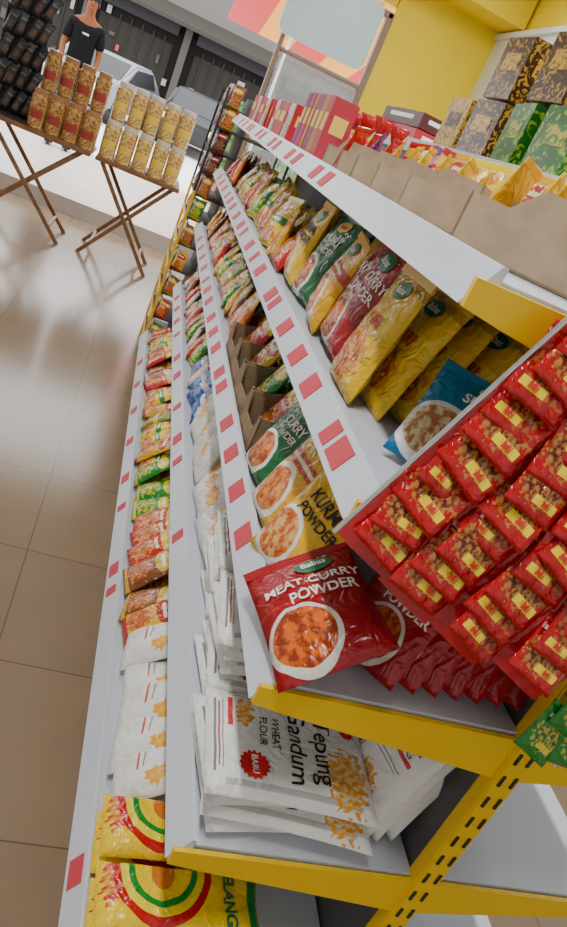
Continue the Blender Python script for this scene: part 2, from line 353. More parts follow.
TAGS = {0: [1.5, 1.62, 1.9, 2.02, 2.3, 2.42, 2.7, 2.82, 3.1, 3.2, 3.4, 3.6], 1: [.80, .86, 1.03, 1.17, 1.33, 1.5, 1.57, 1.8, 1.95, 2.1, 2.3, 2.42, 2.6, 2.8, 2.95, 3.1, 3.3, 3.5, 3.7],
        2: [1.02, 1.175, 1.33, 1.48, 1.7, 1.8, 2.0, 2.15, 2.3, 2.5, 2.65, 2.8, 3.0, 3.2, 3.4, 3.6], 3: [1.5, 1.9, 2.05, 2.3, 2.6, 2.8, 3.1, 3.3, 3.5, 3.7], 4: [.83, 1.65, 1.75, 2.1, 2.3, 2.6, 2.9, 3.2, 3.5]}
for i, (z, fx) in enumerate(zip(DECKS, FX)):
    bm = bmesh.new(); prism(bm, [(fx+.03, z), (XB, z), (XB, z-.02), (fx+.03, z-.02)], 1, YN+.004, YF)
    if i == 4: box(bm, ((fx+XB)/2+.03, (YN+YF)/2, .085), (XB-fx-.06, YF-YN-.02, .17))
    sh = gpart('shelf', bm, WHITE)
    bm = bmesh.new()
    prism(bm, [(fx, z-.034), (fx+.028, z+.014), (fx+.034, z+.014), (fx+.034, z-.034)], 1, YN, YF)
    gpart('price_strip', bm, WHITE, sh)
    for yy in TAGS[i]:
        d = Vector((.028, 0, .048)).normalized(); nrm = Vector((-.048, 0, .028)).normalized()
        c = Vector((fx+.014, yy, z-.010))+nrm*.001
        rot = Matrix((( nrm.x, 0, d.x), (0, 1, 0), (nrm.z, 0, d.z)))
        bm = bmesh.new(); box(bm, c, (.0016, .056 if random.random() < .7 else .035, .036), rot)
        gpart('price_tag', bm, PINK, sh)
    for yy in (YN-.004, YF+.004):
        bm = bmesh.new(); prism(bm, [(fx+.004, z-.004), (fx+.004, z-.035), (fx+.05, z-.042), (XB, z-.085), (XB, z-.004)], 1, yy-.004, yy+.004)
        gpart('bracket', bm, YEL, sh)
    if i == 0:
        continue
    bm = bmesh.new(); prism(bm, [(XB+.045, z), (1.16, z), (1.16, z-.03), (XB+.045, z-.03)], 1, YN+.004, YF)
    s2 = gpart('shelf', bm, WHITE)
    bm = bmesh.new(); prism(bm, [(XB+.04, z-.004), (XB+.04, z-.085), (1.12, z-.042), (1.16, z-.035), (1.16, z-.004)], 1, YN-.008, YN)
    gpart('bracket', bm, YEL, s2)
bm = bmesh.new(); prism(bm, [(XB+.0, 1.60), (1.15, 1.60), (1.15, 1.575), (XB, 1.575)], 1, YN+.3, YF); box(bm, (XB+.003, (YN+.3+YF)/2, 1.587), (.008, YF-YN-.3, .04)); gpart('shelf', bm, WHITE)

# ------------------------------------------------------------ stock
def stock(si, X, Y, seq, pitch, rows=2, dx=.05, lean=12, where='', group='', jit=9, scale=1.0):
    z = DECKS[si]+.001
    for key in seq:
        K = KINDS[key]
        for r in range(rows):
            wh = ('front row of ' if r == 0 else 'back row of ' if rows == 2 or r == rows-1 else f'row {r+1} of ')+where
            s_ = scale*random.uniform(.90, 1.09)
            spawn(key, (X+r*dx+random.uniform(-.007, .010)+K['t']/2, Y+pitch*.5+random.uniform(-.012, .012), z+K['t']/2*math.sin(R(lean))), -90+random.uniform(-jit, jit), lean+random.uniform(-7, 12), nlabel(K['desc'], wh), group, detail=(Y < 2.1 and r == 0), roll=random.uniform(-9, 9), scale=s_)
        Y += pitch
    return Y
S2, S3, S4, S5 = 'the second shelf', 'the third shelf', 'the flour shelf', 'the lowest shelf'
# second shelf
for r in range(6):
    spawn('ycurry', (.376+r*.040, 1.03-r*.020, DECKS[1]+.004), -90+r*6, 12+r*3, f'{ordn(r+1)} golden curry powder bag from the aisle, leaning row on the second shelf', 'golden curry powder bags in a leaning row', roll=(0, 3, -2, 4, 1, 5)[r])
spawn('fish', (.440, .775, DECKS[1]+.012), -38, 42, 'teal soup spice bag with a white bowl, leaning at the second shelf end', 'teal spice bags', scale=.76)
spawn('fish', (.56, .84, DECKS[1]+.012), -50, 34, 'teal soup spice bag half hidden behind the red hanging sachets', 'teal spice bags', scale=.76)
Y = stock(1, .36, 1.13, ['meat', 'ybowl', 'green', 'kurma'], .165, 2, .055, 16, S2, 'large spice bags on the second shelf', jit=6)
seq = ['s_red', 's_gold', 's_yellow', 's_yellow', 's_brown', 's_gold', 's_yellow', 's_yellow', 's_green', 's_gold', 's_red', 's_red', 's_yellow', 's_green', 's_red', 's_olive', 's_red', 's_orange', 's_red', 's_brown', 's_red', 's_red']
stock(1, .36, Y, seq, .094, 2, .05, 16, S2, 'small packets on the second shelf')
# third shelf
spawn('meat', (.404, .648, DECKS[2]+.062), -76, 52, 'red meat curry powder bag lying frontmost at the near end of third shelf', 'red meat curry powder bags', roll=-84)
for r in range(7):
    spawn('meatb', (.470+r*.037, .735+.003*r, DECKS[2]+.014), -66, 38, f'{ordn(r+1)} red curry powder bag tucked behind the frontmost meat curry bag', 'red meat curry powder bags', scale=.86, roll=-10)
spawn('kurma', (.362, .905, DECKS[2]+.008), -70, 26, 'yellow kurma powder bag beside the frontmost red meat curry bag', 'yellow kurma powder bags', scale=.98)
spawn('ybowl', (.362, 1.060, DECKS[2]+.008), -82, 22, 'golden bag with a curry bowl between the kurma bag and green bag', 'yellow bowl bags', scale=.96)
spawn('green', (.365, 1.215, DECKS[2]+.008), -80, 22, 'dark green curry bag on third shelf beside the cardboard trays', 'green curry powder bags', scale=.96)
spawn('green', (.43, 1.23, DECKS[2]+.008), -84, 18, 'dark green curry bag in the back row beside the cardboard trays', 'green curry powder bags')
def tray(x, y, z, sx, sy, h, rz, label, m=CARD, group='open cardboard display trays', cut=.5, back=1.35):
    bm = bmesh.new(); th = .004
    box(bm, (0, 0, th/2), (sx, sy, th))
    for s in (-1, 1): prism(bm, [(-sx/2, 0), (sx/2, 0), (sx/2, h*back), (-sx*.1, h*back), (-sx*.25, h), (-sx/2, h)], 1, s*(sy/2)-(th if s > 0 else 0), s*(sy/2)+(0 if s > 0 else th))
    box(bm, ((sx-th)/2, 0, h*back/2), (th, sy, h*back))
    prism(bm, [(-sy/2, 0), (sy/2, 0), (sy/2, h), (sy*.40, h), (sy*.30, h*cut), (-sy*.30, h*cut), (-sy*.40, h), (-sy/2, h)], 0, -sx/2, -sx/2+th)
    o = obj('cardboard_tray', bm, m, loc=(x, y, z)); o.rotation_euler.z = R(rz); tag(o, label, 'box', group); return o
for k, yy in enumerate((1.41, 1.58, 1.75, 1.92)):
    tray(.455, yy, DECKS[2]+.001, .19, .16, .085, random.uniform(-4, 4), f'{ordn(k+1)} grey brown cardboard tray from the near end of the third shelf', m=CARD2, back=1.1)
    for j in range(3):
        key = ['s_red', 's_green', 's_gold', 's_red'][k]
        spawn(key, (.395+j*.045, yy, DECKS[2]+.008), -90+random.uniform(-6, 6), 22, f'{ordn(j+1)} {KINDS[key]["desc"]} from the front in the {ordn(k+1)} third shelf tray', 'packets in the third shelf trays', detail=j == 0, scale=1)
seq = ['s_orange', 's_red', 's_brown', 's_gold', 's_green', 's_red', 's_olive', 's_gold', 's_green', 's_yellow', 's_red', 's_brown', 's_green', 's_gold', 's_red', 's_green', 's_brown', 's_red', 's_gold', 's_red']
stock(2, .36, 2.03, seq, .095, 2, .05, 18, S3, 'small packets on the third shelf')
# flour shelf
def lying(key, x, y, z, rz, label, group, **k): return spawn(key, (x, y, z), -90+rz, 90, label, group, **k)
for s, (yy, n, x_) in enumerate(((.790, 4, .338), (1.015, 6, .342), (1.240, 6, .350))):
    for k in range(n):
        lying('flour', x_+random.uniform(-.006, .010)+.006*(n-1-k), yy+random.uniform(-.009, .009), DECKS[3]+.020+k*(.027 if s == 0 else .033), random.uniform(-6, 6) if k < n-1 or s else -3, f'flour bag lying {ordn(k+1)} from the bottom in the {ordn(s+1)} stack from near end', 'flour bags lying in stacks')
for k, (x, y, rz) in enumerate(((.625, .775, -80), (.658, .785, -82), (.690, .79, -84))):
    spawn('flour_up', (x, y, DECKS[3]+.010), rz, 16+3*k, f'{ordn(k+1)} upright white flour bag right of the lying flour stack', 'standing white flour bags', scale=1.0, roll=-2*k)
stock(3, .352, 1.37, ['flour_up']*10, .080, 2, .07, 24, S4, 'standing white flour bags', jit=6)
stock(3, .358, 2.18, ['s_blue', 's_blue', 's_blue', 's_white', 's_blue', 's_green', 's_red', 's_white', 's_green', 's_brown', 's_pink', 's_red', 's_green', 's_white', 's_red', 's_brown', 's_pink', 's_white'], .100, 2, .05, 20, S4, 'small packets on the flour shelf')
# lowest shelf
for k, yy in enumerate((.735, .868)):
    for j in range(2):
        lying('rainbow', .268, yy, DECKS[4]+.03+j*.05, random.uniform(-2, 2), f'yellow bag with arcs, {"near" if k == 0 else "farther"} stack on the lowest shelf, {"upper" if j else "lower"} bag', 'yellow bags with coloured arcs')
Y = stock(4, .268, .945, ['sugar']*5, .096, 2, .07, 52, S5, 'bags on the lowest shelf', jit=5)
seq = ['s_gold', 's_brown', 's_brown', 's_red', 's_red', 's_red', 's_green', 's_green', 's_green', 's_yellow', 's_gold', 's_yellow', 's_yellow', 's_olive', 's_gold', 's_yellow', 's_gold', 's_red', 's_pink', 's_brown', 's_red', 's_orange', 's_green', 's_yellow', 's_brown', 's_red']
stock(4, .268, Y, seq, .098, 2, .07, 48, S5, 'small packets on the lowest shelf', scale=1.05)
# top shelf trays
z1 = DECKS[0]+.001
TR = [(.555, .985, .22, .24, .070, -34), (.480, 1.235, .12, .125, .060, -30), (.465, 1.405, .11, .11, .056, -30), (.455, 1.56, .105, .10, .054, -28), (.45, 1.705, .10, .095, .052, -28), (.445, 1.845, .10, .095, .052, -28)]
tk = ['s_gold', 's_yellow', 's_yellow', 's_gold', 's_purple', 's_red']
for k, (x, y, sx, sy, h, rz) in enumerate(TR):
    tray(x, y, z1, sx, sy, h, rz, f'{ordn(k+1)} beige cardboard tray from the near end of the top shelf', m=CARD, cut=.3 if k else .65, back=1.5)
    n = 8 if k == 0 else 2
    for j in range(n):
        key = tk[k] if j % 2 == 0 else ('s_yellow' if k == 0 and j % 4 == 1 else 's_orange' if k == 0 else 's_gold' if k < 4 else 's_red')
        if k == 0: px, py = x-.055+.045*(j % 4)-.02+.02*(j//4), y+.085-.10*(j//4)-.01*(j % 4)
        else: px, py = x-.015+.035*j, y-.008*j
        spawn(key, (px, py, z1+.008), -90+rz+random.uniform(-12, 12), 16, f'{ordn(j+1)} packet, {KINDS[key]["desc"].split()[0]}, in the {ordn(k+1)} top shelf tray', 'packets in the top shelf trays', scale=.88 if k == 0 else .74, roll=random.uniform(-10, 10))
for j in range(9):
    key = ['s_yellow', 's_gold', 's_yellow', 's_yellow', 's_yellow', 's_gold', 's_red', 's_purple', 's_red'][j]
    spawn(key, (.62, 1.15+j*.10, z1), -80+random.uniform(-10, 10), 14, nlabel(KINDS[key]['desc'], 'behind the top shelf trays'), 'packets behind the top shelf trays', roll=random.uniform(-8, 8))
def carton(name, w, d, h, m, label, group, loc, rz=0, band=None, lid=None):
    e = empty(name, loc, (0, 0, R(rz)))
    bm = bmesh.new(); box(bm, (0, 0, h/2), (w, d, h), bev=.0015); obj('box_body', bm, m, e)
    bm = bmesh.new(); box(bm, (0, 0, h+.0008), (w*.96, d*.47, .0016)); obj('flap', bm, lid or m, e)
    if band:
        bm = bmesh.new(); box(bm, (-w/2-.0006, 0, h*.6), (.0014, d*.6, h*.28), bev=.0004); obj('printed_panel', bm, band, e)
        bm = bmesh.new(); box(bm, (0, -d/2-.0006, h*.6), (w*.6, .0014, h*.28), bev=.0004); obj('printed_panel', bm, band, e)
    tag(e, label, 'box', group); return e
tall = [(.5, .04, .07), (.55, .16, .02), (.25, .03, .15), (.6, .22, .05), (.42, .02, .1), (.25, .02, .15)]
names = ['rose pink', 'orange', 'violet', 'pale orange', 'crimson', 'dark violet']
for k, c in enumerate(tall):
    carton('incense_box', .07, .055, .16, mat('tall_box_%d' % k, c, .4), f'tall narrow {names[k]} carton standing on the far half of top shelf', 'tall narrow cartons on the top shelf', (.42, 2.02+k*.07, z1), random.uniform(-4, 4), INKG)
REDF = mat('red_foil', (.5, .008, .01), .25, bump=.5, scale=60)
def bundle(x, y, label):
    e = empty('gift_bundle', (x, y, z1))
    bm = bmesh.new(); cyl(bm, (0, 0, 0), (0, 0, .03), .03, .04, 14); cyl(bm, (0, 0, .03), (0, 0, .115), .04, .008, 14); obj('wrapping', bm, REDF, e, True)
    bm = bmesh.new(); cyl(bm, (0, 0, .112), (0, 0, .16), .007, .03, 14); obj('ruffled_top', bm, REDF, e, True)
    bm = bmesh.new(); cyl(bm, (0, 0, .107), (0, 0, .115), .012, .012, 12); obj('tie', bm, INKG, e)
    tag(e, label, 'gift bundle', 'red wrapped bundles on the top shelf')
for j in range(9): bundle(.52+.07*(j % 2), 1.96+.08*j, f'{ordn(j+1)} red foil bundle with tied top from near end of top shelf')
for j in range(12):
    carton('tea_box', .07, .09, .12, mat('redbox%d' % j, [(.5, .01, .02), (.75, .7, .68), (.5, .03, .02)][j % 3], .4), f'{ordn(j+1)} small {["red", "white", "scarlet"][j % 3]} carton from the near end, far part of top shelf', 'small cartons at the far end of the top shelf', (.42, 2.55+j*.115, z1), random.uniform(-6, 6), INKR if j % 3 == 1 else INKG)
BRD = ornate('brown_gold_print', (.045, .014, .004), (.45, .25, .03), 42, .56)
GRN = ornate('green_leaf_print', (.012, .12, .010), (.24, .42, .02), 26, .57)
GOLD = ornate('gold_brown_print', (.60, .38, .04), (.12, .04, .01), 50, .56)
GRT = ornate('green_gold_top', (.50, .42, .03), (.03, .2, .02), 25, .52)
for k, (y, z, m_, nm) in enumerate(((1.60, 0, GRN, 'green leaf printed carton nearest the camera'), (1.80, 0, GRN, 'green leaf printed carton beside the brown cartons'), (2.03, 0, BRD, 'ornate brown carton between green and gold cartons'), (2.24, 0, GOLD, 'gold carton on the white ledge beside a brown one'), (1.74, .157, BRD, 'ornate brown carton stacked on the two green cartons'), (2.02, .157, BRD, 'ornate brown carton stacked over another brown one'))):
    carton('gift_carton', .155, .155, .150, m_, nm+', raised ledge', 'cartons on the raised white ledge', (.86, y, 1.601+z), random.uniform(-9, 9), {BRD: GOLD, GOLD: BRD, GRN: GRT}[m_], GRT if m_ is GRN else GOLD)
for k in range(2): carton('long_box', .14, .42, .05, mat('long_red%d' % k, [(.5, .01, .03), (.09, .02, .02)][k], .4), ['long red flat box lying on the raised ledge, lower one', 'long dark maroon flat box lying on top of the red one'][k], 'long flat boxes', (.86, 2.80, 1.601+k*.053), 3, INKW)

# ------------------------------------------------------------ hanging sachets
U = Vector((.36, 0, .93)).normalized(); th = R(22)
V = Vector((.93*math.cos(th), -math.sin(th), -.36*math.cos(th))).normalized(); V = (V-U*V.dot(U)).normalized(); Yd = U.cross(V)
P0 = Vector((.304, .625, 1.145))
dr = empty('sachet_hanger', P0); tag(dr, 'wire hanger with red strips carrying rows of sachets at the shelf end', 'display hanger')
def dpart(name, bm, m):
    o = obj(name, bm, m, dr); o.matrix_parent_inverse = Matrix.Translation(-P0); return o
bm = bmesh.new(); cyl(bm, P0-V*.004+U*-.01-Yd*.004, P0-V*.004+U*.43-Yd*.004, .003); dpart('rod', bm, CHROME)
RCARD = mat('strip_red', (.5, .004, .010), .15, bump=.4, scale=25)
L0 = [0, -.006, .0, .022]
for j, n in enumerate((12, 11, 9, 7)):
    bm = bmesh.new()
    G = []
    for a in range(13):
        s = L0[j]-.012+a/12*(.42-L0[j]); bow = .006*math.sin(a*.9+j)
        G.append([bm.verts.new(P0+V*(.036+.072*j+q)+U*s+Yd*(.006+bow+(.003 if abs(q) > .03 else 0))) for q in (-.037, -.015, .0, .015, .037)])
    for a in range(12):
        for q in range(4): bm.faces.new((G[a][q], G[a][q+1], G[a+1][q+1], G[a+1][q]))
    dpart('hanging_strip', bm, RCARD)
    for i in range(n):
        base = P0+V*(.036+.072*j+random.uniform(-.005, .005))+U*(L0[j]+.002+.031*i+random.uniform(-.004, .004))+Yd*(-.012+random.uniform(-.003, .003))
        M = Matrix((V, Yd, U)).transposed().to_4x4()
        M = Matrix.Translation(base) @ M @ Matrix.Rotation(R(-15+random.uniform(-6, 4)), 4, 'X') @ Matrix.Rotation(R(random.uniform(-13, 13)), 4, 'Y') @ Matrix.Rotation(R(random.uniform(-14, 14)), 4, 'Z') @ Matrix.Scale(random.uniform(.90, 1.05), 4)
        spawn('sachet' if random.random() < .6 else 'sachet2', None, 0, 0, f'red sachet {ordn(i+1)} from the bottom in the {ordn(j+1)} hanging strip from the aisle', 'red sachets hanging in strips', matrix=M)
# a short strip of green sachets hangs below the red ones, in front of the yellow post
G0 = Vector((.690, .600, .905)); Ug = Vector((.25, .0, .97)).normalized(); Vg = Vector((.97, -.1, -.25)).normalized(); Vg = (Vg-Ug*Vg.dot(Ug)).normalized(); Ygd = Ug.cross(Vg)
bm = bmesh.new(); cyl(bm, G0+Vg*.06+Ug*.0+Ygd*.012, G0+Vg*.06+Ug*.30+Ygd*.012, .003); dpart('rod', bm, CHROME)
for j, (a, s) in enumerate(((.0, .0), (.06, .012), (.12, .024), (.02, .05), (.08, .062))):
    M = Matrix.Translation(G0+Vg*a+Ug*s+Ygd*(.006*(j//3))) @ Matrix((Vg, Ygd, Ug)).transposed().to_4x4() @ Matrix.Rotation(R(-14), 4, 'X') @ Matrix.Rotation(R(random.uniform(-10, 10)), 4, 'Y')
    spawn('sachetg', None, 0, 0, f'{ordn(j+1)} green sachet hanging below the red sachets, before the yellow post', 'green sachets hanging by the post', matrix=M)

# ------------------------------------------------------------ end display stand
es = empty('display_stand', (.25, 4.12, 0)); tag(es, 'dark end display stand with thin yellow post beyond the far end of shelving', 'display stand')
def epart(name, bm, m):
    o = obj(name, bm, m, es); o.matrix_parent_inverse = Matrix.Translation((-.25, -4.12, 0)); return o
for (x, y) in ((.27, 4.14), (.70, 4.14), (.27, 4.62), (.70, 4.62)):
    bm = bmesh.new(); box(bm, (x, y, .5), (.014, .014, 1.0)); epart('post', bm, YEL)
    bm = bmesh.new(); box(bm, (x, y, 1.27), (.012, .012, .54)); epart('upper_post', bm, BLACK)
LV = [.10, .25, .40, .55, .70, .85, .98, 1.10, 1.22, 1.34, 1.45]
for z in LV:
    bm = bmesh.new(); box(bm, (.48, 4.38, z), (.42, .46, .010)); epart('shelf', bm, DARK)
    if z < .95:
        bm = bmesh.new(); box(bm, (.265, 4.38, z), (.006, .47, .03)); epart('edge_strip', bm, YEL)
bm = bmesh.new(); box(bm, (.42, 4.38, .8), (.01, .46, 1.46)); epart('back_panel', bm, DARK)
small('s_dark', (.05, .012, .012), (.35, .02, .02), (.3, .12, .05), 'dark maroon packet', seed=4)
for zi, z in enumerate(LV):
    for k in range(5):
        key = random.choice(['s_dark', 's_white', 's_dark', 's_red', 's_brown', 's_dark', 's_brown'] if z > .95 else ['s_gold', 's_brown', 's_green', 's_red', 's_brown'])
        near = k == 0
        spawn(key, (.285+(.03 if near else 0), 4.14+k*.11, z+.006), (-40 if near else -90)+random.uniform(-8, 8), 8, f'{KINDS[key]["desc"]}, {ordn(k+1)} along stand level {zi+1} from below, beyond the shelving', 'packets on the end display stand', detail=False, scale=.72)

# ------------------------------------------------------------ tables and jars
def table(x0, x1, y, label):
    w = x1-x0; e = empty('folding_table', ((x0+x1)/2, y, 0)); tag(e, label, 'table', 'brown folding tables')
    bm = bmesh.new(); box(bm, (0, 0, .735), (w, .55, .03), bev=.004); obj('tabletop', bm, WOOD, e)
    for sy in (-.22, .22):
        for s in (-1, 1):
            bm = bmesh.new(); a = Vector((-s*w*.42, sy+s*.012, 0)); b2 = Vector((s*w*.42, sy+s*.012, .72)); d = b2-a
            rot = Vector((0, 0, 1)).rotation_difference(d).to_matrix(); box(bm, (a+b2)/2, (.03, .02, d.length), rot); obj('leg', bm, WOOD, e)
    for s in (-1, 1):
        bm = bmesh.new(); box(bm, (s*w*.3, 0, .11), (.02, .46, .02)); obj('crossbar', bm, WOOD, e)
table(-1.22, -.42, 6.2, 'brown wooden folding table with crossed legs, left one by the entrance')
table(-.38, .28, 6.2, 'brown wooden folding table with crossed legs, right one by the entrance')
JB = ornate('cookie_fill', (.20, .07, .015), (.62, .36, .10), 36, .5); JB2 = ornate('cookie_fill_gold', (.38, .19, .03), (.80, .58, .22), 36, .5)
JL = mat('jar_lid', (.62, .55, .42), .35); JL2 = mat('jar_lid_brown', (.34, .16, .07), .35); JR = mat('jar_label', (.30, .03, .02), .5); JR2 = mat('jar_label_gold', (.75, .5, .06), .5)
def jar_meshes(mb, ml, mr):
    bm = bmesh.new(); cyl(bm, (0, 0, 0), (0, 0, .22), .057, .061, 18); cyl(bm, (0, 0, .22), (0, 0, .238), .061, .048, 18); a = mesh_of('jar_body', bm, mb)
    bm = bmesh.new(); cyl(bm, (0, 0, .238), (0, 0, .270), .053, .053, 18); b = mesh_of('lid', bm, ml)
    bm = bmesh.new(); prism(bm, [(.0625*math.cos(R(a_)), .0625*math.sin(R(a_))) for a_ in range(225, 316, 15)]+[(0, 0)], 2, .07, .13); c = mesh_of('front_label', bm, mr)
    return a, b, c
JM = [jar_meshes(JB, JL2, JR), jar_meshes(JB2, JL, JR2)]
def jar(x, y, z, v, label):
    e = empty('cookie_jar', (x, y, z)); a, b_, c = JM[v]; link('jar', a, e); link('lid', b_, e); link('front_label', c, e); tag(e, label, 'jar', 'cookie jars on the folding tables')
for tn, (x0, n, tb) in enumerate(((-.86, 4, 'left'), (-.32, 5, 'right'))):
    for row in range(2):
        for lev in range(row+1):
            for k in range(n):
                jar(x0+k*.127+random.uniform(-.002, .002), 6.06+row*.17+random.uniform(-.008, .008), .751+lev*.272, tn, f'cookie jar {ordn(k+1)} from left, {["front row", "lower back row", "upper back row"][row+lev]}, {tb} table')
rk = empty('packet_rack', (-1.05, 6.15, .751)); tag(rk, 'black wire rack with dark packets standing on the left table end', 'rack')
for x in (-.17, .13):
    bm = bmesh.new(); cyl(bm, (x, 0, 0), (x, 0, 1.05), .008); obj('post', bm, BLACK, rk)
for z in (.17, .34, .51, .68, .85, 1.02):
    bm = bmesh.new(); cyl(bm, (-.17, 0, z), (.13, 0, z), .006); obj('rail', bm, BLACK, rk)
bm = bmesh.new(); box(bm, (-.02, .03, .52), (.3, .006, 1.0)); obj('back_board', bm, BLACK, rk)
bm = bmesh.new(); box(bm, (-.02, 0, .01), (.32, .3, .02)); obj('base', bm, BLACK, rk)
small('s_black', (.010, .010, .012), (.05, .045, .04), (.10, .05, .02), 'black packet', w=.07, h=.175, t=.03, seed=3, rough=.45, bump=.3, lay=[('r', .5, .7, .3, .03, (.12, .09, .07)), ('blob', .5, .35, .3, .15, (.14, .07, .03), (.03, .02, .01))])
for zi in range(6):
    for k in range(4): spawn('s_black', (-1.19+k*.076, 6.12, .775+.168*zi), random.uniform(-25, 25), 0, f'black packet {ordn(k+1)} from left, hanging on level {zi+1} of the black rack', 'black packets on the rack', detail=False, roll=random.uniform(8, 22))

# ------------------------------------------------------------ outdoors
bm = bmesh.new(); box(bm, (0, 26, -.12), (60, 31, .1)); struct('ground', bm, mat('street', (.72, .68, .66), .8, var=.06, scale=1))
SHOP = mat('shop_dark', (.012, .010, .010), .9, spec=.1); SHW = mat('shop_wall', (.06, .055, .05), .9, spec=.1); SHD = mat('shop_sign', (.03, .028, .03), .9, spec=.1)
sh = empty('shophouse', (0, 26, 0)); tag(sh, 'dark fronted shophouse row across the bright street', 'building')
bm = bmesh.new(); box(bm, (0, 2, 4.2), (26, 4, 2.6)); obj('upper_wall', bm, mat('upper_wall', (.10, .09, .085), .9), sh)
bm = bmesh.new(); box(bm, (0, 1.5, 1.45), (26, 3, 2.9)); obj('shop_front', bm, SHOP, sh)
for k in range(9):
    bm = bmesh.new(); box(bm, (-12+3*k, -.3, 1.45), (.22, .3, 2.9)); obj('column', bm, SHW, sh)
GRI = mat('grille', (.025, .023, .02), .9, spec=.1); LIT = mat('shop_poster', (.25, .25, .26), .8); LIT2 = mat('shop_poster_red', (.3, .04, .03), .8)
for k in range(8):
    bm = bmesh.new(); box(bm, (-10.5+3*k, -.35, 2.75), (2.4, .1, .45)); obj('sign_board', bm, [SHD, SHW, DARK, SHD][k % 4], sh)
    bm = bmesh.new(); box(bm, (-10.5+3*k, -.02, 1.3), (2.3, .04, 1.9)); 
    for j in range(6): box(bm, (-11.4+3*k+j*.35, -.05, 1.3), (.05, .05, 2.2))
    obj('grille', bm, GRI, sh)
    for j in range(8):
        bm = bmesh.new(); box(bm, (-11.5+3*k+j*.3+random.uniform(-.1, .1), -.10, random.uniform(.4, 2.4)), (random.uniform(.08, .3), .03, random.uniform(.08, .3))); obj('poster', bm, [LIT, SHW, LIT2, LIT, SHW, LIT, SHW, LIT][j], sh)
bm = bmesh.new(); prism(bm, [(-1.0, 2.9), (0, 3.3), (0, 3.2), (-1.0, 2.8)], 0, -13, 13); obj('awning', bm, mat('awn', (.04, .035, .03), .9, spec=.1), sh)
def car(x, y, rz, c, label, dark=False):
    e = empty('car', (x, y, -.07), (0, 0, R(rz))); tag(e, label, 'car', 'cars parked on the street')
    bm = bmesh.new(); prism(bm, [(-2.1, .3), (-2.1, .75), (-1.9, .88), (-1.15, .95), (-.6, 1.38), (.75, 1.42), (1.5, 1.0), (2.05, .9), (2.15, .6), (2.1, .3)], 1, -.82, .82)
    bmesh.ops.bevel(bm, geom=list(bm.edges), offset=.06, segments=2, affect='EDGES'); obj('car_body', bm, mat('paint'+label[:6], c, .45, metal=.1), e)
    for s in (-1, 1):
        bm = bmesh.new(); prism(bm, [(-1.0, .97), (-.55, 1.31), (.7, 1.34), (1.25, 1.0)], 1, s*.80, s*.835)
        obj('side_window', bm, BLACK, e)
    bm = bmesh.new(); prism(bm, [(-1.2, .96), (-.66, 1.36), (-.62, 1.36), (-1.16, .96)], 1, -.68, .68); obj('windscreen', bm, BLACK, e)
    for wx in (-1.35, 1.3):
        for s in (-1, 1):
            bm = bmesh.new(); cyl(bm, (wx, s*.62, .31), (wx, s*.86, .31), .31, seg=20); wh = obj('wheel', bm, BLACK, e)
            bm = bmesh.new(); cyl(bm, (wx, s*.85, .31), (wx, s*.875, .31), .18, seg=14); obj('hubcap', bm, CHROME, wh)
    for s in (-1, 1):
        bm = bmesh.new(); box(bm, (-2.1, s*.6, .68), (.06, .3, .13), bev=.02); obj('headlamp', bm, INKW, e)
car(-1.5, 20, 75, (.22, .23, .25), 'silver parked car seen between the jars and the doorway')
car(1.0, 21, 80, (.004, .004, .005), 'black parked car seen beyond the right table')
aw = empty('entrance_awning', (1.2, 9.5, 0)); tag(aw, 'red and orange striped awning sloping over the walkway', 'awning')
for k in range(6):
    bm = bmesh.new(); prism(bm, [(-1.3, 3.0), (1.6, 2.40), (1.6, 2.38), (-1.3, 2.98)], 0, -.8+k*.45, -.8+(k+1)*.45)
    obj('stripe', bm, mat('awn%d' % k, [(.6, .010, .010), (.85, .35, .01)][k % 2], .6), aw)
for x in (.0, 1.9):
    bm = bmesh.new(); cyl(bm, (x, 1.0, .14), (x, 1.0, 2.5), .02); obj('pole', bm, CHROME, aw)
LEAF = mat('leaves', (.05, .2, .02), .6, var=.5, scale=8)
for k, (x, y) in enumerate(((1.15, 12), (2.15, 12.3), (3.15, 12))):
    e = empty('potted_shrub', (x, y, -.07)); tag(e, ['potted green shrub nearest the entrance opening', 'middle potted green shrub outside the window', 'potted green shrub farthest right outside'][k], 'plant', 'potted shrubs outside')
    bm = bmesh.new(); cyl(bm, (0, 0, 0), (0, 0, .4), .2, .26, 16); obj('pot', bm, mat('pot%d' % k, (.3, .12, .07), .7), e)
    bm = bmesh.new()
    for q in range(420):
        a = random.uniform(0, 6.28); r_ = random.uniform(.05, .33); zz = random.uniform(.4, 1.62)
        M = Matrix.Translation((r_*math.cos(a), r_*math.sin(a), zz)) @ Euler([random.uniform(0, 6) for _ in range(3)]).to_matrix().to_4x4()
        v = [bm.verts.new(M @ Vector(p)) for p in ((0, 0, 0), (.04, .06, 0), (0, .14, .01), (-.04, .06, 0))]; bm.faces.new(v)
    obj('foliage', bm, LEAF, e)

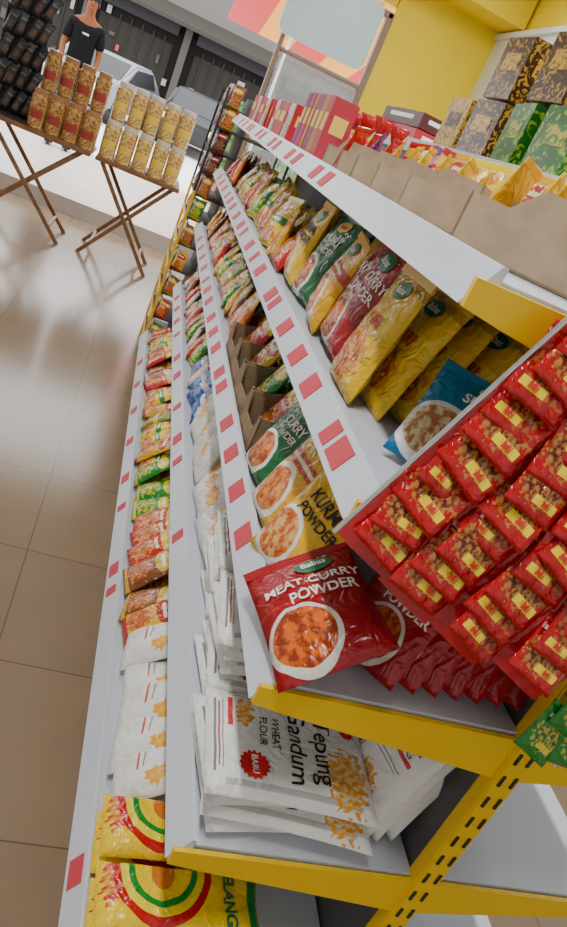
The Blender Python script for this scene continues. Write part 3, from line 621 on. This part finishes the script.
# ------------------------------------------------------------ person
def skinned(vs, es, rad, sub=2):
    me = bpy.data.meshes.new('sk'); me.from_pydata(vs, es, []); o = bpy.data.objects.new('sk', me); COL.objects.link(o)
    sk = o.modifiers.new('s', 'SKIN'); sk.use_smooth_shade = True
    for i, r in enumerate(rad):
        d = me.skin_vertices[0].data[i]; d.radius = (r if isinstance(r, tuple) else (r, r)); d.use_root = (i == 0)
    ss = o.modifiers.new('u', 'SUBSURF'); ss.levels = sub; ss.render_levels = sub
    bpy.context.view_layer.update()
    m2 = bpy.data.meshes.new_from_object(o.evaluated_get(bpy.context.evaluated_depsgraph_get()))
    bpy.data.objects.remove(o); return m2
SKIN = mat('skin', (.16, .055, .025), .8, spec=.15); HAIR = mat('hair', (.01, .008, .007), .8, spec=.2); CLB = mat('black_tee', (.006, .006, .007), .95, spec=.1); TRO = mat('trousers', (.012, .013, .018), .95, spec=.1)
def build_person(loc, rz):
    e = empty('person', loc, (0, 0, R(rz))); tag(e, 'person in a black printed t-shirt standing behind the left table of jars', 'person')
    v = [(0, 0, .95), (0, .0, 1.12), (0, .01, 1.30), (0, .01, 1.44), (0, 0, 1.52), (0, -.015, 1.60), (0, -.01, 1.69)]
    ed = [(0, 1), (1, 2), (2, 3), (3, 4), (4, 5), (5, 6)]; r = [(.13, .09), (.12, .085), (.14, .095), (.09, .07), .05, (.065, .08), (.068, .085)]
    for s in (-1, 1):
        i = len(v); v += [(s*.16, .01, 1.41), (s*.215, .01, 1.14), (s*.20, -.12, .93), (s*.19, -.17, .87)]; ed += [(3, i), (i, i+1), (i+1, i+2), (i+2, i+3)]; r += [.05, .040, .028, (.018, .038)]
        j = len(v); v += [(s*.085, 0, .86), (s*.095, -.01, .5), (s*.10, .02, .09), (s*.11, -.13, .04)]; ed += [(0, j), (j, j+1), (j+1, j+2), (j+2, j+3)]; r += [.07, .05, .036, .035]
    me = skinned(v, ed, r)
    bm = bmesh.new(); bm.from_mesh(me)
    for s in (-1, 1):
        for k in range(4):
            x = s*(.165+.018*k)
            fm = skinned([(x, -.185, .855), (x, -.215-.004*(k in (1, 2)), .825), (x-s*.003, -.215, .795-.006*(k in (1, 2)))], [(0, 1), (1, 2)], [.0095, .009, .007], 1); bm.from_mesh(fm)
        fm = skinned([(s*.17, -.165, .88), (s*.145, -.195, .86), (s*.145, -.21, .84)], [(0, 1), (1, 2)], [.011, .010, .008], 1); bm.from_mesh(fm)
        g = bmesh.ops.create_uvsphere(bm, u_segments=10, v_segments=8, radius=.022); bmesh.ops.transform(bm, matrix=Matrix.Translation((s*.074, 0, 1.645)) @ Matrix.Diagonal((.4, .8, 1.4, 1)), verts=g['verts'])
    g = bmesh.ops.create_uvsphere(bm, u_segments=10, v_segments=8, radius=.016); bmesh.ops.transform(bm, matrix=Matrix.Translation((0, -.094, 1.635)) @ Matrix.Diagonal((.8, 1, 1.5, 1)), verts=g['verts'])
    obj('body', bm, SKIN, e, True)
    for s in (-1, 1):
        bm = bmesh.new(); g = bmesh.ops.create_uvsphere(bm, u_segments=10, v_segments=8, radius=.011); bmesh.ops.transform(bm, matrix=Matrix.Translation((s*.03, -.084, 1.665)), verts=g['verts']); obj('eye', bm, INK, e)
    bm = bmesh.new(); box(bm, (0, -.088, 1.595), (.045, .008, .01), bev=.003); obj('mouth', bm, mat('lips', (.3, .1, .08), .5), e)
    bm = bmesh.new(); g = bmesh.ops.create_uvsphere(bm, u_segments=20, v_segments=14, radius=.095); bmesh.ops.transform(bm, matrix=Matrix.Translation((0, .018, 1.712)) @ Matrix.Diagonal((.88, 1.02, .8, 1)), verts=g['verts']); obj('hair', bm, HAIR, e, True)
    v = [(0, 0, .78), (0, 0, .86), (0, 0, 1.0), (0, 0, 1.15), (0, .01, 1.30), (0, .01, 1.42), (0, .01, 1.455)]; ed = [(i, i+1) for i in range(6)]; r = [(.165, .12), (.17, .125), (.165, .12), (.16, .115), (.165, .12), (.12, .09), (.075, .07)]
    for s in (-1, 1):
        i = len(v); v += [(s*.165, .01, 1.40), (s*.21, .01, 1.18)]; ed += [(5, i), (i, i+1)]; r += [.068, .064]
    o = link('t_shirt', skinned(v, ed, r), e); o.data.materials.clear(); o.data.materials.append(CLB)
    tv, tf = text_verts('WEAR', .028, .02)
    me = bpy.data.meshes.new('shirt_print'); me.from_pydata([(c.x, -.145, 1.31+c.y) for c in tv], [], tf); me.materials.append(INKW); link('shirt_print', me, o)
    v = [(0, 0, .93)]; ed = []; r = [(.145, .105)]
    for s in (-1, 1):
        j = len(v); v += [(s*.085, 0, .82), (s*.095, -.01, .5), (s*.10, .02, .08)]; ed += [(0, j), (j, j+1), (j+1, j+2)]; r += [.098, .075, .065]
    o = link('trousers', skinned(v, ed, r), e); o.data.materials.clear(); o.data.materials.append(TRO)
    for s in (-1, 1):
        bm = bmesh.new(); box(bm, (s*.11, -.06, .045), (.1, .28, .09), bev=.03); obj('shoe', bm, BLACK, e)
    e.scale = (1.0, 1.0, 1.02)
build_person((-1.14, 10.2, .141), 8)

# ------------------------------------------------------------ lights
def area(loc, size, sy, power, rot=(0, 0, 0), col=(1, 1, 1)):
    l = bpy.data.lights.new('lamp', 'AREA'); l.shape = 'RECTANGLE'; l.size = size; l.size_y = sy; l.energy = power; l.color = col
    o = bpy.data.objects.new('ceiling_lamp', l); COL.objects.link(o); o.location = loc; o.rotation_euler = rot; return o
area((-.5, .4, 3.25), .12, 1.2, 52, col=(1, .99, .96))
area((-.5, 3.2, 3.25), .12, 1.2, 34, col=(1, .99, .96))
area((1.5, 1.6, 3.25), .12, 1.2, 58, col=(1, .99, .97))
area((1.5, 4.8, 3.25), .12, 1.2, 52, col=(1, .99, .97))
w = bpy.data.worlds.new('World'); SC.world = w; w.use_nodes = True
w.node_tree.nodes['Background'].inputs[0].default_value = (.96, .98, 1, 1); w.node_tree.nodes['Background'].inputs[1].default_value = 5.8

# ------------------------------------------------------------ camera
def rows():
    d = Vector((math.cos(R(25)), math.sin(R(25)))); nn = Vector((-d.y, d.x)); A = Vector((-107.5, -387.5))
    cy = Vector((A.x, A.y, F)).normalized()
    s = -F*F/(A.dot(nn)); cd = Vector((nn.x*s, nn.y*s, F)).normalized()
    cx = cd.cross(cy).normalized()
    if cx.x < 0: cx = -cx
    return cx, cy, cd
cx, cy, cd = rows()
right = Vector((cx.x, cy.x, -cd.x)); down = Vector((cx.y, cy.y, -cd.y)); fwd = Vector((cx.z, cy.z, -cd.z))
M = Matrix((right, -down, -fwd)).transposed().to_4x4(); M.translation = (0, 0, H)
cam = bpy.data.cameras.new('Camera'); cam.sensor_width = 36; cam.sensor_fit = 'AUTO'; cam.lens = F/927*36; cam.clip_start = .02; cam.clip_end = 200
co = bpy.data.objects.new('Camera', cam); COL.objects.link(co); co.matrix_world = M; SC.camera = co
